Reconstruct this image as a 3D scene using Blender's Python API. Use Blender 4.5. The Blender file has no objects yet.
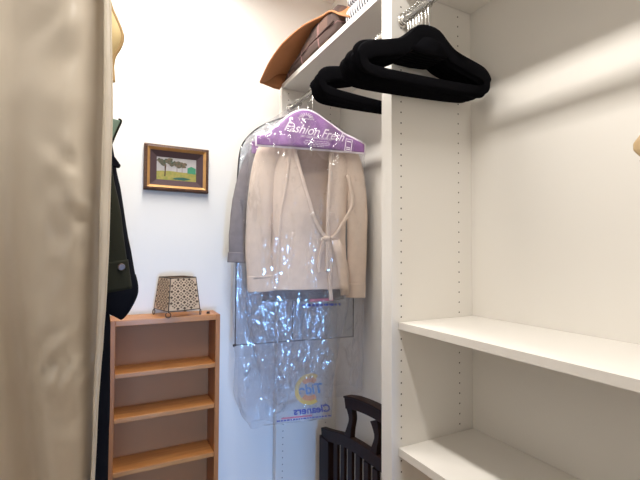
import bpy, bmesh, math, random
from math import sin, cos, pi, radians as R
from mathutils import Vector, Matrix, noise

random.seed(7)
SC = bpy.context.scene
COL = SC.collection

# ------------------------------------------------------------------ materials
def mat(name, color, rough=0.5, metal=0.0, var=0.0, vscale=8.0, bump=0.0, bscale=60.0, stretch=(1, 1, 1),
        sheen=0.0, spec=0.5, color2=None):
    m = bpy.data.materials.new(name); m.use_nodes = True
    nt = m.node_tree; b = nt.nodes['Principled BSDF']
    b.inputs['Base Color'].default_value = (*color, 1)
    b.inputs['Roughness'].default_value = rough
    b.inputs['Metallic'].default_value = metal
    b.inputs['Specular IOR Level'].default_value = spec
    b.inputs['Sheen Weight'].default_value = sheen
    tc = nt.nodes.new('ShaderNodeTexCoord'); mp = nt.nodes.new('ShaderNodeMapping')
    mp.inputs['Scale'].default_value = stretch
    nt.links.new(tc.outputs['Object'], mp.inputs['Vector'])
    if var > 0 or color2:
        n = nt.nodes.new('ShaderNodeTexNoise'); n.inputs['Scale'].default_value = vscale
        n.inputs['Detail'].default_value = 5
        nt.links.new(mp.outputs['Vector'], n.inputs['Vector'])
        rmp = nt.nodes.new('ShaderNodeValToRGB')
        c2 = color2 or tuple(max(0, c * (1 - var)) for c in color)
        rmp.color_ramp.elements[0].position = 0.35; rmp.color_ramp.elements[0].color = (*c2, 1)
        rmp.color_ramp.elements[1].position = 0.65; rmp.color_ramp.elements[1].color = (*color, 1)
        nt.links.new(n.outputs['Fac'], rmp.inputs['Fac'])
        nt.links.new(rmp.outputs['Color'], b.inputs['Base Color'])
    if bump > 0:
        n2 = nt.nodes.new('ShaderNodeTexNoise'); n2.inputs['Scale'].default_value = bscale
        n2.inputs['Detail'].default_value = 4
        nt.links.new(mp.outputs['Vector'], n2.inputs['Vector'])
        bp = nt.nodes.new('ShaderNodeBump'); bp.inputs['Strength'].default_value = bump
        bp.inputs['Distance'].default_value = 0.004
        nt.links.new(n2.outputs['Fac'], bp.inputs['Height'])
        nt.links.new(bp.outputs['Normal'], b.inputs['Normal'])
    return m

def film_mat(name, haze, tint, gloss=0.35):
    m = bpy.data.materials.new(name); m.use_nodes = True
    nt = m.node_tree; N = nt.nodes; L = nt.links
    for n in list(N): N.remove(n)
    out = N.new('ShaderNodeOutputMaterial')
    tr = N.new('ShaderNodeBsdfTransparent'); tr.inputs['Color'].default_value = (*tint, 1)
    df = N.new('ShaderNodeBsdfDiffuse'); df.inputs['Color'].default_value = (0.80, 0.84, 0.92, 1)
    tl = N.new('ShaderNodeBsdfTranslucent'); tl.inputs['Color'].default_value = (0.80, 0.84, 0.92, 1)
    gl = N.new('ShaderNodeBsdfGlossy'); gl.inputs['Roughness'].default_value = 0.08
    tc = N.new('ShaderNodeTexCoord'); mp = N.new('ShaderNodeMapping'); mp.inputs['Scale'].default_value = (2.3, 2.3, 1.25)
    L.new(tc.outputs['Object'], mp.inputs['Vector'])
    n1 = N.new('ShaderNodeTexNoise'); n1.noise_type = 'RIDGED_MULTIFRACTAL'; n1.inputs['Scale'].default_value = 9; n1.inputs['Detail'].default_value = 3
    n1.inputs['Distortion'].default_value = 1.2
    L.new(mp.outputs['Vector'], n1.inputs['Vector'])
    bp = N.new('ShaderNodeBump'); bp.inputs['Strength'].default_value = 1.0; bp.inputs['Distance'].default_value = 0.04
    L.new(n1.outputs['Fac'], bp.inputs['Height'])
    mp2 = N.new('ShaderNodeMapping'); mp2.inputs['Scale'].default_value = (9, 9, 2.2); mp2.inputs['Rotation'].default_value = (0, .12, 0)
    L.new(tc.outputs['Object'], mp2.inputs['Vector'])
    n3 = N.new('ShaderNodeTexNoise'); n3.inputs['Scale'].default_value = 1.6; n3.inputs['Detail'].default_value = 2
    L.new(mp2.outputs['Vector'], n3.inputs['Vector'])
    mk = N.new('ShaderNodeMapRange'); mk.inputs['From Min'].default_value = 0.505; mk.inputs['From Max'].default_value = 0.62
    L.new(n3.outputs['Fac'], mk.inputs['Value'])
    ms = N.new('ShaderNodeMath'); ms.operation = 'MULTIPLY_ADD'; ms.inputs[1].default_value = 0.85; ms.inputs[2].default_value = 0.15
    L.new(mk.outputs['Result'], ms.inputs[0]); L.new(ms.outputs[0], bp.inputs['Strength'])
    mc = N.new('ShaderNodeMath'); mc.operation = 'MULTIPLY_ADD'; mc.inputs[1].default_value = 0.26; mc.inputs[2].default_value = 0.045
    L.new(mk.outputs['Result'], mc.inputs[0])
    L.new(bp.outputs['Normal'], gl.inputs['Normal'])
    m0 = N.new('ShaderNodeMixShader'); m0.inputs['Fac'].default_value = 0.5
    L.new(df.outputs[0], m0.inputs[1]); L.new(tl.outputs[0], m0.inputs[2])
    m1 = N.new('ShaderNodeMixShader'); m1.inputs['Fac'].default_value = haze
    L.new(tr.outputs[0], m1.inputs[1]); L.new(m0.outputs[0], m1.inputs[2])
    fr = N.new('ShaderNodeFresnel'); fr.inputs['IOR'].default_value = 1.45
    L.new(bp.outputs['Normal'], fr.inputs['Normal'])
    mu = N.new('ShaderNodeMath'); mu.operation = 'MULTIPLY'; mu.inputs[1].default_value = gloss * 8
    L.new(fr.outputs[0], mu.inputs[0])
    mn = N.new('ShaderNodeMath'); mn.operation = 'MINIMUM'; L.new(mc.outputs[0], mn.inputs[1])
    L.new(mu.outputs[0], mn.inputs[0])
    m2 = N.new('ShaderNodeMixShader')
    L.new(mn.outputs[0], m2.inputs['Fac']); L.new(m1.outputs[0], m2.inputs[1]); L.new(gl.outputs[0], m2.inputs[2])
    L.new(m2.outputs[0], out.inputs['Surface'])
    return m

def wood_mat(name, c1, c2, rough=0.45, axis='x'):
    st = {'x': (1.2, 14, 14), 'z': (14, 14, 1.2)}[axis]
    return mat(name, c1, rough, var=0.2, vscale=5, color2=c2, stretch=st, bump=0.05, bscale=30)

def emit_mat(name, color, s):
    m = bpy.data.materials.new(name); m.use_nodes = True
    b = m.node_tree.nodes['Principled BSDF']
    b.inputs['Base Color'].default_value = (*color, 1)
    b.inputs['Emission Color'].default_value = (*color, 1); b.inputs['Emission Strength'].default_value = s
    return m

M = {}
M['wall'] = mat('wall_paint', (0.80, 0.795, 0.78), 0.75, bump=0.05, bscale=220, spec=0.3)
M['melamine'] = mat('white_melamine', (0.80, 0.775, 0.735), 0.42, bump=0.015, bscale=300, spec=0.4)
def hole_mat(name):
    m = mat(name, (0.80, 0.775, 0.735), 0.42, spec=0.4)
    nt = m.node_tree; b = nt.nodes['Principled BSDF']; L = nt.links; N = nt.nodes
    tc = N.new('ShaderNodeTexCoord'); sx = N.new('ShaderNodeSeparateXYZ'); L.new(tc.outputs['Object'], sx.inputs[0])
    nx = N.new('ShaderNodeSeparateXYZ'); L.new(tc.outputs['Normal'], nx.inputs[0])
    def mth(op, a, b_=None, c=None):
        n = N.new('ShaderNodeMath'); n.operation = op
        for i, v in enumerate((a, b_, c)):
            if v is None: continue
            if isinstance(v, (int, float)): n.inputs[i].default_value = v
            else: L.new(v, n.inputs[i])
        return n.outputs[0]
    zz = mth('SUBTRACT', mth('FRACT', mth('ADD', mth('DIVIDE', mth('SUBTRACT', sx.outputs['Z'], 1.295), .032), 100.5)), .5)
    dz = mth('MULTIPLY', zz, .032); dz2 = mth('MULTIPLY', dz, dz)
    tot = None
    for x0 in (.776, 1.008):
        dx = mth('SUBTRACT', sx.outputs['X'], x0)
        hit = mth('LESS_THAN', mth('ADD', mth('MULTIPLY', dx, dx), dz2), .0025 ** 2)
        tot = hit if tot is None else mth('MAXIMUM', tot, hit)
    tot = mth('MULTIPLY', tot, mth('GREATER_THAN', mth('ABSOLUTE', nx.outputs['Y']), .8))
    mx = N.new('ShaderNodeMix'); mx.data_type = 'RGBA'; L.new(tot, mx.inputs['Factor'])
    mx.inputs[6].default_value = (0.80, 0.775, 0.735, 1); mx.inputs[7].default_value = (.05, .04, .035, 1)
    L.new(mx.outputs[2], b.inputs['Base Color']); return m
M['pinned'] = hole_mat('white_melamine_with_pin_holes')
M['edge'] = mat('white_edge_band', (0.80, 0.77, 0.73), 0.4)
M['hole'] = mat('dark_pin_hole', (0.05, 0.04, 0.035), 0.8)
M['ceil'] = mat('ceiling_paint', (0.86, 0.86, 0.85), 0.85, bump=0.1, bscale=120)
M['floor'] = wood_mat('floor_wood', (0.42, 0.29, 0.18), (0.30, 0.19, 0.11), 0.4)
M['beech'] = wood_mat('beech_wood', (0.53, 0.235, 0.075), (0.44, 0.18, 0.052), 0.38, 'x')
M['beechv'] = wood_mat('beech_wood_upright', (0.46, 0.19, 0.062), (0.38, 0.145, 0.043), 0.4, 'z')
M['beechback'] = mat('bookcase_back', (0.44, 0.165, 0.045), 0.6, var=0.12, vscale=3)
M['chrome'] = mat('chrome', (0.82, 0.81, 0.79), 0.16, 1.0)
M['wire'] = mat('hook_wire', (0.75, 0.74, 0.72), 0.25, 1.0)
M['velvet'] = mat('black_velvet', (0.0035, 0.0035, 0.005), 0.95, spec=0.06, bump=0.15, bscale=500)
M['cardigan'] = mat('beige_knit', (0.74, 0.61, 0.51), 0.85, var=0.06, vscale=30, bump=0.25, bscale=420, sheen=0.1, spec=0.2)
M['cardigan_shaded'] = mat('beige_knit_shaded', (0.60, 0.465, 0.365), 0.9, bump=0.25, bscale=420, spec=0.2)  # same knit darkened, puts shade inside the V neck
M['grey_knit'] = mat('grey_knit', (0.23, 0.21, 0.225), 0.9, var=0.12, vscale=40, bump=0.3, bscale=380, spec=0.2)
M['purple'] = mat('purple_paper', (0.33, 0.155, 0.42), 0.5, var=0.28, vscale=14)
M['white_print'] = mat('white_print', (0.86, 0.80, 0.90), 0.5)
M['film'] = film_mat('clear_film', 0.055, (0.985, 0.982, 0.99))
M['film2'] = film_mat('clear_film_blue', 0.09, (0.95, 0.965, 0.99))
M['suitfilm'] = film_mat('suit_bag_vinyl', 0.12, (0.92, 0.94, 0.965), 0.2)
M['piping'] = mat('black_piping', (0.012, 0.012, 0.016), 0.6)
M['logo_orange'] = mat('logo_orange', (0.80, 0.30, 0.10), 0.5)
M['logo_yellow'] = mat('logo_yellow', (0.85, 0.55, 0.10), 0.5)
M['logo_blue'] = mat('logo_blue', (0.03, 0.06, 0.40), 0.5)
M['logo_lblue'] = mat('logo_light_blue', (0.06, 0.25, 0.55), 0.5)
M['logo_pink'] = mat('logo_pink', (0.75, 0.20, 0.30), 0.5)
M['darkwood'] = mat('dark_espresso_wood', (0.020, 0.008, 0.006), 0.5, spec=0.2, var=0.4, vscale=6, stretch=(9, 9, 1))
M['satin'] = mat('cream_satin', (0.68, 0.60, 0.50), 0.30, bump=0.25, bscale=16, sheen=0.15, spec=0.5, stretch=(1, 1, 0.4))
M['satin_lt'] = mat('cream_satin_lit_edge', (0.76, 0.68, 0.56), 0.42, sheen=0.1)  # paler satin: pale piping, plus room light painted on the side strip
M['olive'] = mat('dark_olive_cloth', (0.020, 0.021, 0.014), 0.9, bump=0.2, bscale=350, spec=0.15)
M['navy'] = mat('black_navy_wool', (0.006, 0.0065, 0.010), 0.95, bump=0.2, bscale=350, spec=0.1)
M['mint'] = mat('green_collar_cloth', (0.17, 0.25, 0.20), 0.8)
M['button'] = mat('brown_button', (0.09, 0.05, 0.03), 0.3)
M['yellow'] = mat('pale_yellow_cloth', (0.74, 0.58, 0.30), 0.75, bump=0.1, bscale=120)
M['tan_trim'] = mat('tan_trim', (0.50, 0.33, 0.15), 0.7, bump=0.2, bscale=300)
M['bagtan'] = mat('orange_brown_felt', (0.47, 0.195, 0.075), 0.7, var=0.15, vscale=7, bump=0.1, bscale=80)
M['gold'] = mat('gilt_wood', (0.60, 0.33, 0.12), 0.38, 0.35, var=0.2, vscale=30)
M['framebrown'] = mat('carved_brown_wood', (0.13, 0.055, 0.028), 0.45, var=0.5, vscale=120)
M['liner'] = mat('mauve_brown_liner', (0.060, 0.032, 0.036), 0.8)
M['weave'] = mat('cream_weave', (0.66, 0.49, 0.33), 0.75, var=0.2, vscale=60, bump=0.3, bscale=260)
M['weave_dk'] = mat('dark_weave_gap', (0.10, 0.055, 0.03), 0.8)
M['iron'] = mat('dark_wire', (0.075, 0.05, 0.035), 0.6, 0.2)
M['bead'] = mat('dark_bead', (0.015, 0.012, 0.01), 0.4)
M['handbag'] = mat('tan_leather', (0.52, 0.37, 0.20), 0.55, bump=0.1, bscale=150)
M['handbag_dk'] = mat('dark_brown_leather', (0.05, 0.03, 0.02), 0.5)
M['lampbody'] = mat('white_lamp_housing', (0.85, 0.85, 0.85), 0.4)
M['p_sky'] = mat('painted_sky', (0.42, 0.40, 0.40), 0.7, var=0.2, vscale=30)
M['p_grass'] = mat('painted_grass', (0.22, 0.24, 0.05), 0.7, var=0.5, vscale=70, color2=(0.34, 0.28, 0.07))
M['p_leaf'] = mat('painted_leaves', (0.035, 0.06, 0.035), 0.7, var=0.6, vscale=90, color2=(0.15, 0.10, 0.06))
M['p_trunk'] = mat('painted_trunk', (0.07, 0.03, 0.015), 0.7)
M['p_house'] = mat('painted_green_shed', (0.04, 0.22, 0.12), 0.7)
M['p_pond'] = mat('painted_shade', (0.02, 0.09, 0.07), 0.7)

def stripe_mat(name):
    m = mat(name, (0.75, 0.74, 0.74), 0.85)
    nt = m.node_tree; b = nt.nodes['Principled BSDF']
    tc = nt.nodes.new('ShaderNodeTexCoord'); w = nt.nodes.new('ShaderNodeTexWave')
    w.wave_type = 'BANDS'; w.bands_direction = 'Y'; w.inputs['Scale'].default_value = 22; w.inputs['Distortion'].default_value = 0.15
    w.inputs['Detail'].default_value = 1
    r = nt.nodes.new('ShaderNodeValToRGB'); r.color_ramp.interpolation = 'CONSTANT'
    r.color_ramp.elements[0].color = (0.05, 0.05, 0.08, 1); r.color_ramp.elements[1].position = 0.42
    r.color_ramp.elements[1].color = (0.72, 0.71, 0.72, 1)
    nt.links.new(tc.outputs['Object'], w.inputs['Vector']); nt.links.new(w.outputs['Fac'], r.inputs['Fac'])
    nt.links.new(r.outputs['Color'], b.inputs['Base Color'])
    return m
M['stripe'] = stripe_mat('striped_cloth')

def plaid_mat(name):
    m = mat(name, (0.10, 0.065, 0.06), 0.9, spec=0.15)
    nt = m.node_tree; b = nt.nodes['Principled BSDF']; L = nt.links
    tc = nt.nodes.new('ShaderNodeTexCoord')
    def band(direction, scale, lo, phase):
        w = nt.nodes.new('ShaderNodeTexWave'); w.wave_type = 'BANDS'; w.bands_direction = direction
        w.inputs['Scale'].default_value = scale; w.inputs['Phase Offset'].default_value = phase
        L.new(tc.outputs['Object'], w.inputs['Vector'])
        r = nt.nodes.new('ShaderNodeValToRGB'); r.color_ramp.elements[0].position = lo; r.color_ramp.elements[1].position = min(1, lo + 0.03)
        L.new(w.outputs['Fac'], r.inputs['Fac']); return r
    base = (0.15, 0.094, 0.078, 1)
    prev = None
    for d, s, lo, ph, c in (('Y', 2.0, 0.55, 0.3, (0.088, 0.06, 0.055, 1)), ('Z', 3.4, 0.60, 1.0, (0.095, 0.066, 0.06, 1)),
                            ('Y', 2.0, 0.985, 2.2, (0.30, 0.17, 0.17, 1)), ('Z', 3.2, 0.99, 0.4, (0.22, 0.13, 0.13, 1))):
        mx = nt.nodes.new('ShaderNodeMix'); mx.data_type = 'RGBA'
        L.new(band(d, s, lo, ph).outputs['Color'], mx.inputs['Factor'])
        if prev is None: mx.inputs[6].default_value = base
        else: L.new(prev, mx.inputs[6])
        mx.inputs[7].default_value = c; prev = mx.outputs[2]
    L.new(prev, b.inputs['Base Color'])
    return m
M['plaid'] = plaid_mat('dark_plaid_wool')

# ------------------------------------------------------------------ mesh helpers
def obj(name, bm, m, parent=None, smooth=False, bevel=0.0, subsurf=0, solid=0.0, segs=2):
    bmesh.ops.recalc_face_normals(bm, faces=bm.faces[:])
    me = bpy.data.meshes.new(name); bm.to_mesh(me); bm.free()
    for x in (m if isinstance(m, (list, tuple)) else [m]): me.materials.append(x)
    if smooth:
        for p in me.polygons: p.use_smooth = True
    o = bpy.data.objects.new(name, me); COL.objects.link(o)
    if parent: o.parent = parent
    if solid:
        md = o.modifiers.new('solid', 'SOLIDIFY'); md.thickness = solid; md.offset = 0
    if bevel:
        md = o.modifiers.new('bevel', 'BEVEL'); md.width = bevel; md.segments = segs; md.limit_method = 'ANGLE'
    if subsurf:
        md = o.modifiers.new('sub', 'SUBSURF'); md.levels = subsurf; md.render_levels = subsurf
    return o

def tag(o, label, cat, group=None):
    o['label'] = label; o['category'] = cat
    if group: o['group'] = group
    return o

def thing(name, label, cat, loc=(0, 0, 0), rz=0, group=None):
    o = bpy.data.objects.new(name, None); COL.objects.link(o)
    o.location = loc; o.rotation_euler = (0, 0, rz); o.empty_display_size = 0.05
    return tag(o, label, cat, group)

def struct(name, bm, m, **k):
    o = obj(name, bm, m, **k); o['kind'] = 'structure'; return o

def box(bm, x0, x1, y0, y1, z0, z1, mi=0):
    v = [bm.verts.new((x, y, z)) for x in (x0, x1) for y in (y0, y1) for z in (z0, z1)]
    for f in ((0, 1, 3, 2), (4, 6, 7, 5), (0, 4, 5, 1), (2, 3, 7, 6), (0, 2, 6, 4), (1, 5, 7, 3)):
        bm.faces.new([v[i] for i in f]).material_index = mi
    return v

def B(*a):
    bm = bmesh.new(); box(bm, *a); return bm

def loft(bm, rings, cap=True, closed=True, mi=0):
    R_ = [[bm.verts.new(p) for p in r] for r in rings]
    n = len(R_[0])
    for a, b in zip(R_, R_[1:]):
        for i in range(n if closed else n - 1):
            j = (i + 1) % n
            bm.faces.new((a[i], a[j], b[j], b[i])).material_index = mi
    if cap and closed:
        bm.faces.new(R_[0][::-1]).material_index = mi; bm.faces.new(R_[-1]).material_index = mi
    return R_

def tube(bm, pts, rad, n=8, flat=1.0, cap=True, closed=False, mi=0, up=None):
    """tube along pts; rad float or list; flat scales the section along the reference 'up' axis"""
    pts = [Vector(p) for p in pts]; m = len(pts)
    rads = rad if isinstance(rad, (list, tuple)) else [rad] * m
    rings = []; ref = Vector(up) if up else None
    for i, p in enumerate(pts):
        if closed: t = (pts[(i + 1) % m] - pts[i - 1])
        else: t = pts[min(i + 1, m - 1)] - pts[max(i - 1, 0)]
        t.normalize()
        r0 = ref if ref else (Vector((0, 0, 1)) if abs(t.z) < 0.9 else Vector((0, 1, 0)))
        u = r0 - t * r0.dot(t)
        if u.length < 1e-4: u = t.orthogonal()
        u.normalize(); w = t.cross(u)
        if not up: ref = u.copy()
        rings.append([p + u * cos(2 * pi * k / n) * rads[i] * flat + w * sin(2 * pi * k / n) * rads[i] for k in range(n)])
    if closed:
        V = [[bm.verts.new(q) for q in r] for r in rings]
        for i in range(m):
            a, b = V[i], V[(i + 1) % m]
            for k in range(n): bm.faces.new((a[k], a[(k + 1) % n], b[(k + 1) % n], b[k])).material_index = mi
    else:
        loft(bm, rings, cap, mi=mi)

def smooth_path(pts, per=6):
    P = [Vector(p) for p in pts]; out = []
    for i in range(len(P) - 1):
        p0 = P[max(i - 1, 0)]; p1 = P[i]; p2 = P[i + 1]; p3 = P[min(i + 2, len(P) - 1)]
        for k in range(per):
            t = k / per
            out.append(0.5 * ((2 * p1) + (p2 - p0) * t + (2 * p0 - 5 * p1 + 4 * p2 - p3) * t * t + (3 * p1 - p0 - 3 * p2 + p3) * t ** 3))
    out.append(P[-1]); return out

def superring(cx, cy, z, a, b, n=64, p=2.6):
    r = []
    for k in range(n):
        t = 2 * pi * k / n; c, s = cos(t), sin(t)
        r.append(Vector((cx + a * math.copysign(abs(c) ** (2 / p), c), cy + b * math.copysign(abs(s) ** (2 / p), s), z)))
    return r

def prism(bm, poly, y0, y1, mi=0):
    """polygon in (x, z) extruded from y0 to y1"""
    a = [bm.verts.new((x, y0, z)) for x, z in poly]; b = [bm.verts.new((x, y1, z)) for x, z in poly]
    n = len(poly)
    bm.faces.new(a).material_index = mi; bm.faces.new(b[::-1]).material_index = mi
    for i in range(n): bm.faces.new((a[i], b[i], b[(i + 1) % n], a[(i + 1) % n])).material_index = mi

def disc(bm, c, r, axis='y', n=10, t=0.0006, mi=0):
    c = Vector(c)
    ring = []
    for k in range(n):
        a = 2 * pi * k / n
        ring.append(c + (Vector((r * cos(a), 0, r * sin(a))) if axis == 'y' else Vector((0, r * cos(a), r * sin(a)))))
    d = Vector((0, t, 0)) if axis == 'y' else Vector((t, 0, 0))
    loft(bm, [[p - d for p in ring], [p + d for p in ring]], mi=mi)

def lerp_tab(tab, z):
    tab = sorted(tab)
    if z <= tab[0][0]: return tab[0][1:]
    for a, b in zip(tab, tab[1:]):
        if z <= b[0]:
            t = (z - a[0]) / (b[0] - a[0]); t = t * t * (3 - 2 * t) * 0.5 + t * 0.5
            return tuple(u + (v - u) * t for u, v in zip(a[1:], b[1:]))
    return tab[-1][1:]

def wrinkle(p, amp, s, seed=0.0, sz=0.35):
    return amp * (noise.noise(Vector((p.x * s + seed, p.y * s, p.z * s * sz))) + 0.5 * noise.noise(Vector((p.x * s * 2.3 + seed, p.y * s * 2, p.z * s * sz * 2.2))))

# ------------------------------------------------------------------ camera
H = 1.45; F = 415.0
yaw, pit, rol = R(27.3), math.atan(13 / 415), 0.005
fwd = Vector((sin(yaw) * cos(pit), cos(yaw) * cos(pit), sin(pit)))
rt0 = Vector((cos(yaw), -sin(yaw), 0)); up0 = rt0.cross(fwd)
rt = rt0 * cos(rol) + up0 * sin(rol); up = -rt0 * sin(rol) + up0 * cos(rol)
cam = bpy.data.cameras.new('camera'); co = bpy.data.objects.new('camera', cam); COL.objects.link(co)
m4 = Matrix.Identity(4)
for i in range(3):
    m4[i][0] = rt[i]; m4[i][1] = up[i]; m4[i][2] = -fwd[i]
m4[0][3], m4[1][3], m4[2][3] = 0, 0, H
co.matrix_world = m4
cam.sensor_width = 36; cam.lens = 36 * F / 640; cam.clip_start = 0.02
SC.camera = co

# ------------------------------------------------------------------ room shell
XR = 1.066; YF = 1.935; XL = -0.62; YB = -1.0; ZC = 2.80
struct('floor', B(XL - .1, XR + .1, YB - 4.4, YF + .1, -.1, 0), M['floor'])
struct('ceiling', B(XL - .1, XR + .1, YB - .1, YF + .1, ZC, ZC + .1), M['ceil'])
struct('wall_far', B(XL - .1, XR + .1, YF, YF + .1, 0, ZC), M['wall'])
struct('wall_right', B(XR, XR + .1, YB, YF, 0, ZC), M['melamine'])
struct('wall_left', B(XL - .1, XL, YB, YF, 0, ZC), M['wall'])
bm = bmesh.new()
box(bm, XL - .1, .05, YB - .04, YB, 0, ZC); box(bm, .17, XR + .1, YB - .04, YB, 0, ZC); box(bm, .05, .17, YB - .04, YB, 1.30, ZC)  # unseen wall; its narrow slot is shaped to steer the added blue light
struct('wall_back', bm, M['wall'])
struct('baseboard_far', B(XL, .74, YF - .014, YF, 0, .09), M['edge'], bevel=.003)

# ------------------------------------------------------------------ closet organiser
t = thing('closet_divider', 'tall white divider with two columns of shelf pin holes, beside the black hangers', 'divider', (.9, .98, 0))
def L(o, loc):                                       # keep world coordinates under a moved parent
    o.location = -Vector(loc); return o
bm = bmesh.new(); box(bm, .741, XR, .980, 1.030, 0, 2.62)
L(obj('board', bm, M['pinned'], t, bevel=.0012), (.9, .98, 0))

def lean(z): return 1.885 - .0245 * (z - .5)          # the end panel stands a little out of plumb
t = thing('closet_upright', 'white end panel with pin holes against the far wall behind the hanging garments', 'upright', (.9, 1.9, 0))
bm = bmesh.new(); v = box(bm, .741, XR, 0, .037, 0, 2.243)
for q in v: q.co.y += lean(q.co.z)
L(obj('board', bm, M['pinned'], t, bevel=.0012), (.9, 1.9, 0))

t = thing('closet_upright', 'white panel closing the near end of the right hand shelves', 'upright', (.9, -.35, 0))
L(obj('board', B(.741, XR, -.40, -.35, 0, 2.62), M['melamine'], t, bevel=.0012), (.9, -.35, 0))

def shelf(label, x0, y0, y1, z0, z1):
    t = thing('closet_shelf', label, 'shelf', (.9, (y0 + y1) / 2, z0))
    loc = (.9, (y0 + y1) / 2, z0)
    L(obj('board', B(x0 + .0012, XR - .001, y0 + .001, y1 - .001, z0, z1), M['melamine'], t, bevel=.0006), loc)
    L(obj('edge_band', B(x0, x0 + .0012, y0 + .001, y1 - .001, z0, z1), M['edge'], t), loc)
    return t
shelf('wide white melamine shelf at mid height on the right, upper of the two', .765, -.35, .98, 1.2285, 1.249)
shelf('white melamine shelf at bottom right, below the wide shelf', .765, -.35, .98, .864, .887)
shelf('white shelf board high on the right above the black hangers', .765, -.35, .98, 2.247, 2.268)
shelf('high white shelf on the left carrying the plaid blanket', .742, 1.030, 1.852, 2.2435, 2.265)

def rod(label, y0, y1, z=2.15):
    t = thing('hanging_rod', label, 'clothes rod', (.784, y0, z))
    bm = bmesh.new(); tube(bm, [(0, 0.002, 0), (0, y1 - y0 - .002, 0)], .0125, 20, up=(0, 0, 1))
    obj('rod', bm, M['chrome'], t, smooth=True)
    for yy, d in ((.001, .008), (y1 - y0 - .001, -.008)):
        bm = bmesh.new(); tube(bm, [(0, yy, 0), (0, yy + d, 0)], [.024, .021], 24, up=(0, 0, 1))
        tube(bm, [(0, yy + d, 0), (0, yy + d * 2.2, 0)], [.017, .016], 24, up=(0, 0, 1))
        obj('flange', bm, M['chrome'], t, smooth=True, bevel=.001)
rod('chrome clothes rod on the right under the top shelf, holding bunched black hangers', -.35, .98)
rod('chrome clothes rod on the left above the dry cleaned garments', 1.03, 1.842)

# ------------------------------------------------------------------ black velvet hangers
def hook_pts(r=.0165, neck=.03):
    pts = [(0, 0, 0), (0, 0, neck)]
    for k in range(0, 15):
        a = -pi / 2 + 0.0 + k * (1.32 * pi / 14)
        pts.append((r * cos(a) * 1.0, 0, neck + r + r * sin(a)))
    return pts
def hanger_mesh():
    w = .225
    def bar(x, z): return (x, 0, z)
    outer = [(0, -.006), (.03, -.011), (.055, -.032), (.085, -.054), (.12, -.066), (.17, -.078), (.203, -.087), (.219, -.100), (.222, -.118), (.214, -.132), (.19, -.139), (.12, -.142), (0, -.143)]
    loop = [(x, 0, z) for x, z in outer] + [(-x, 0, z) for x, z in outer[-2:0:-1]]
    P = smooth_path(loop + [loop[0]], 3)[:-1]
    bm = bmesh.new()
    tube(bm, P, [.0215 if p.z > -.11 else .0135 for p in P], 12, flat=.19, closed=True, up=(0, 1, 0))
    # broad gusset under the neck
    poly = [(-.10, -.058), (-.075, -.042), (-.050, -.018), (-.025, .004), (0, .010), (.025, .004), (.05, -.018), (.075, -.042), (.10, -.058), (.05, -.066), (0, -.068), (-.05, -.066)]
    prism(bm, poly, -.003, .003)
    return bm
H_body = None
def hanger(label, y, group, rz=0.0, tilt=0.0):
    global H_body, H_hook
    # rod top 2.1625: the hook hangs on it; neck base is below
    zb = 2.1625 + .0015 - .065 - .033
    t = thing('velvet_hanger', label, 'hanger', (.784, y, zb), rz, group)
    t.rotation_euler = (0, tilt, rz); t.location.z += 0
    if H_body is None:
        o = obj('hanger_body', hanger_mesh(), M['velvet'], t, smooth=True); H_body = o
        bm = bmesh.new(); tube(bm, [Vector(p) for p in hook_pts(neck=.065)], .0017, 8, up=(0, 1, 0))
        H_hook = obj('hook', bm, M['wire'], t, smooth=True)
    else:
        for s in (H_body, H_hook):
            c = s.copy(); COL.objects.link(c); c.parent = t
    return t
ordn = ['first', 'second', 'third', 'fourth', 'fifth', 'sixth', 'seventh', 'eighth', 'ninth']
ys = [.953, .942, .930, .918, .906, .893, .880, .866]
for i, y in enumerate(ys):
    lab = 'black velvet hanger on the right rod, %s out from the white divider panel' % ordn[i]
    if i == len(ys) - 1: lab = 'black velvet hanger at the near end of the right bunch, in front of the others'
    if i == 0: lab = 'black velvet hanger on the right rod, tight against the white divider panel'
    hanger(lab, y, 'black velvet hangers on the right rod', rz=random.uniform(-.03, .03) + (.03 if i == 7 else 0), tilt=random.uniform(-.07, .0))
for i, (y, rz, tl) in enumerate(((1.075, .02, .02), (1.095, -.01, .0), (1.118, -.05, -.02))):
    lab = ['black velvet hanger on the left rod, nearest to the divider panel', 'black velvet hanger on the left rod, middle of the three behind the divider',
           'black velvet hanger on the left rod, farthest left and nearest the purple paper cape'][i]
    hanger(lab, y, 'black velvet hangers on the left rod', rz, tl)

# ------------------------------------------------------------------ dry cleaned garments
CX, CY, ANG = .773, 1.600, R(-11.3)
def q(x, z, s=.96): return (x * s, z * s + 1.45 * (1 - s))
def tree(name, label, cat, dy=0.0, z=0.0):
    return thing(name, label, cat, (CX - sin(ANG) * dy, CY + cos(ANG) * dy, z), ANG)

def wire_hanger(label, dy, ztop):
    """wire hanger whose hook sits over the rod; x offset so that the hook meets the rod"""
    t = tree('wire_hanger', label, 'hanger', dy)
    hx = .012
    bm = bmesh.new()
    pts = [(hx, 0, ztop)] + [(hx + p[0], 0, 2.1645 - .033 + p[2] - .03) for p in hook_pts()[1:]]
    tube(bm, pts, .0015, 8, up=(0, 1, 0)); obj('hook', bm, M['wire'], t, smooth=True)
    bm = bmesh.new()
    P = smooth_path([(hx, 0, ztop), (-.10, 0, ztop - .045), (-.19, 0, ztop - .105), (-.20, 0, ztop - .125), (-.19, 0, ztop - .13), (.19, 0, ztop - .13), (.20, 0, ztop - .125), (.19, 0, ztop - .105), (.10, 0, ztop - .045), (hx, 0, ztop)], 4)
    tube(bm, P, .0013, 6, up=(0, 1, 0)); obj('shoulder_wire', bm, M['wire'], t, smooth=True)
wire_hanger('thin wire hanger holding the beige cardigan', 0.0, 2.045)
wire_hanger('thin wire hanger holding the grey knit', .082, 2.03)

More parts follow.
